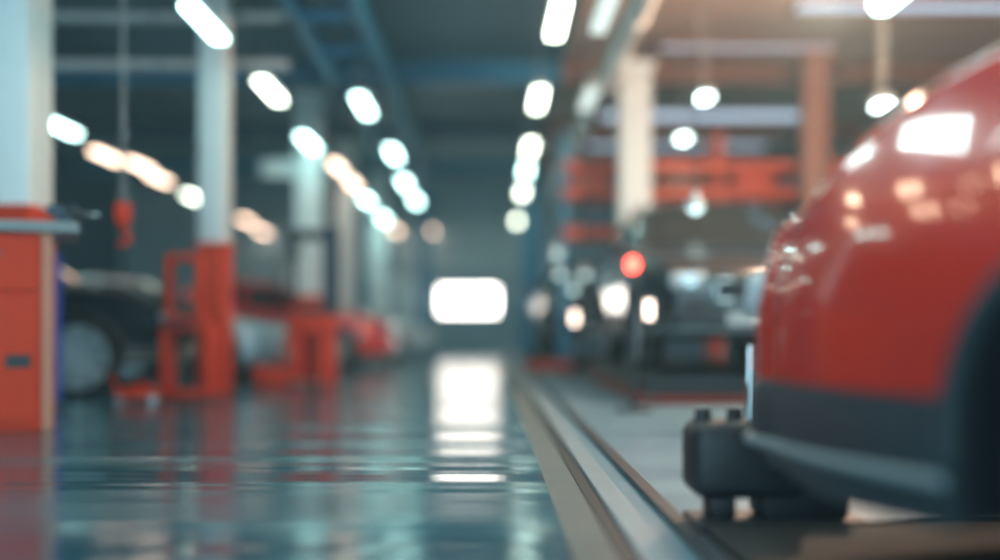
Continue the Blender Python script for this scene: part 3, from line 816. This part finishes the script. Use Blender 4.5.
# work lamps
for i, (x, y, z, lb) in enumerate(((1.42, 9.7, .86, 'warm lit work lamp on a thin stand left of the nearer dark car'), (1.12, 14.2, .83, 'warm lit work lamp on a thin stand left of the farther dark car'))):
    t = empty('work_lamp', lb, 'lamp', (x, y, 0), 0, 'work lamps in the right bay')
    bm = NB(); cyl(bm, (0, 0, .05), (0, 0, z - .1), .012, n=10); build('pole', bm, M['dark'], t)
    for k in range(3):
        a = k * 2 * PI / 3 + .5; bm = NB(); tube(bm, [(0, 0, .12), (.14 * math.cos(a), .14 * math.sin(a), .01)], .009, 8); build('leg', bm, M['dark'], t)
    bm = NB(); bx(bm, -.07, .07, 0, .06, z - .13, z + .13, .02); d = build('lamp_housing', bm, M['dark'], t, True)
    bm = NB(); bx(bm, -.035, .035, -.012, 0, z - .08, z + .08, .004); build('lamp_face', bm, M['hl_on'], d, True)

# hanging lamps added to imitate bokeh glints and reflections in the right bay
for i, (x, y, z, lb) in enumerate(((1.09, 16.6, 1.51, 'added dim lamp for a bokeh glint, right below its highest mate'), (1.40, 15.95, 1.47, 'added dim lamp for a bokeh glint, just left of the white right-bay pillar'),
        (1.00, 15.9, 1.78, 'added dim lamp for a bokeh glint, hanging highest near the blue column'), (1.22, 15.7, 1.25, 'added dim lamp for a bokeh glint, lowest above the farther dark car'),
        (1.84, 9.75, 1.76, 'added dim lamp for a reflection before the windscreen of the nearer dark car'))):
    t = empty('glint_lamp', lb, 'lamp', (x, y, z), 0, 'added glint lamps in the right bay')
    bm = NB(); lathe(bm, [(.0, .09), (.05, .075), (.12, .03), (.16, .015), (.15, .005), (.10, .02), (.04, .065), (.01, .08)], 'Z', 24); build('lamp_shade', bm, M['galv'], t, True)
    bm = NB(); ellip(bm, (0, 0, .01), (.065, .065, .06)); build('bulb', bm, M['glintbulb'], t, True)
    bm = NB(); cyl(bm, (0, 0, .15), (0, 0, H - z), .006, n=8); build('cord', bm, M['dark'], t)
# orange rack
t = empty('storage_rack', 'orange steel storage rack with beams high across the right bay', 'rack', (1.15, 17.05, 0))
for x in (0, 2.4, 4.9):
    for y in (0, .72):
        bm = NB(); bx(bm, x, x + .10, y, y + .10, 0, 3.75, .006); build('upright', bm, M['blue'] if x == 0 else M['orange'], t)
for z in (2.10, 2.72, 3.12):
    for y in (-.012, .78):
        bm = NB(); bx(bm, .02, 4.98, y, y + .05, z, z + .17, .006); build('beam', bm, M['orange'], t)
    bm = NB(); bx(bm, .05, 4.95, 0.04, .77, z + .12, z + .165); build('shelf_deck', bm, M['dark'], t)
bxs = [(.2, .55, .30, 'orange'), (.95, .5, .26, 'bluegrey'), (1.6, .6, .34, 'card'), (2.7, .6, .28, 'orange'), (3.5, .55, .36, 'bluegrey'), (4.2, .5, .30, 'orange')]
def crate(x, z, w_, hh, m, lb):
    o = empty('storage_crate', lb, 'crate', (1.15 + x, 17.13, z), 0, 'crates on the orange rack')
    bm = NB(); bx(bm, 0, w_, 0, .6, .0, .02); bx(bm, 0, w_, 0, .03, 0, hh); bx(bm, 0, w_, .57, .6, 0, hh); bx(bm, 0, .03, 0, .6, 0, hh); bx(bm, w_ - .03, w_, 0, .6, 0, hh); build('shell', bm, m, o)
    bm = NB(); bx(bm, -.015, w_ + .015, -.015, .615, hh - .05, hh + .02, .008); build('lid', bm, m, o)
CN = dict(orange='orange', bluegrey='blue grey', card='brown')
place = ['at the duct end', 'second from the duct end', 'third from the duct end', 'fourth from the duct end', 'fifth from the duct end', 'at the outer end']
for i, (x, w_, hh, c) in enumerate(bxs):
    crate(x, 2.885, w_, min(hh, .21), M[c], '%s storage crate on the middle rack shelf %s' % (CN[c], place[i]))
for i, (x, w_, hh, c) in enumerate([(.3, .6, .3, 'bluegrey'), (1.3, .6, .25, 'orange'), (2.75, .7, .3, 'card'), (3.9, .6, .33, 'orange')]):
    crate(x, 2.265, w_, hh, M[c], '%s storage crate on the lowest rack shelf %s' % (CN[c], place[i] if i < 3 else 'at the outer end'))

# jack under the red car's nose
t = empty('lifting_jack', 'squat black lifting jack on the floor in front of the red crossover', 'jack', (.87, 3.88, 0))
t.scale = (1.12, 1.0, 1.12)
bm = NB(); bx(bm, -.15, .20, -.14, .14, .10, .335, .045, 3); build('jack_body', bm, M['black'], t, True)
for x in (-.10, .0):
    bm = NB(); cyl(bm, (x, 0, .33), (x, 0, .375), .028, .024, n=16); build('lifting_pad', bm, M['black'], t, True)
bm = NB(); bx(bm, -.09, -.01, -.08, .08, .028, .12, .015); bx(bm, .06, .34, -.10, .10, .028, .20, .03); build('pedestal', bm, M['black'], t, True)
bm = NB(); cyl(bm, (.042, -.02, .33), (.046, -.02, .57), .013, n=12); build('silver_rod', bm, M['chrome'], t, True)
bm = NB(); bx(bm, -.14, .40, -.16, .16, 0, .03, .008); build('base_plate', bm, M['dark'], t)
t = empty('drive_on_ramp', 'low dark steel ramp plate on the floor under the red crossover', 'ramp', (.73, 2.92, 0))
bm = NB(); bx(bm, 0, 1.5, 0, .78, 0.0, .04, .01); build('ramp_plate', bm, M['rubber'], t)
bm = NB(); bx(bm, 0, 1.5, .78, .80, 0.0, .05, .01); build('ramp_edge', bm, M['rubber'], t)

# ------------------------------------------------------------------ scatter volume added for lens haze and lifted blacks
hm = bpy.data.materials.new('haze'); hm.use_nodes = True; nt = hm.node_tree; nt.nodes.clear()
ho = nt.nodes.new('ShaderNodeOutputMaterial'); hv = nt.nodes.new('ShaderNodeVolumeScatter')
hv.inputs['Color'].default_value = (.50, .88, 1, 1); hv.inputs['Density'].default_value = .0065; hv.inputs['Anisotropy'].default_value = .3
nt.links.new(hv.outputs[0], ho.inputs['Volume'])
bm = NB(); bx(bm, XL - .4, XR + .4, Y0 - .2, YE + .5, -.3, H + .3)
hz = build('haze', bm, hm); hz['kind'] = 'stuff'; hz['label'] = 'thin bluish haze volume added for lens haze and lifted blacks'; hz['category'] = 'haze'
# ------------------------------------------------------------------ world, camera
w = bpy.data.worlds.new('world'); SC.world = w; w.use_nodes = True
bg = w.node_tree.nodes['Background']; bg.inputs[0].default_value = (.48, .80, .94, 1); bg.inputs[1].default_value = 2.9

cam = bpy.data.cameras.new('camera'); co = bpy.data.objects.new('camera', cam); COL.objects.link(co); SC.camera = co
co.location = (0, 0, .7); co.rotation_euler = (PI / 2, 0, 0)
cam.sensor_width = 36; cam.lens = 39.6; cam.shift_x = .012; cam.shift_y = .048
cam.clip_start = .05; cam.clip_end = 200
cam.dof.use_dof = True; cam.dof.focus_distance = 5.0; cam.dof.aperture_fstop = .0396 / .134
cam.dof.aperture_blades = 0

SC.view_settings.view_transform = 'Standard'; SC.view_settings.look = 'None'
SC.view_settings.gamma = 1; SC.view_settings.use_curve_mapping = False
SC.view_settings.exposure = 0.42
cy = SC.cycles
cy.use_denoising = True
try: cy.denoiser = 'OPENIMAGEDENOISE'; cy.denoising_input_passes = 'RGB_ALBEDO_NORMAL'
except Exception: pass
cy.sample_clamp_indirect = 6; cy.max_bounces = 8; cy.diffuse_bounces = 4; cy.glossy_bounces = 4
cy.use_light_tree = True; cy.caustics_reflective = True; cy.blur_glossy = 0.5
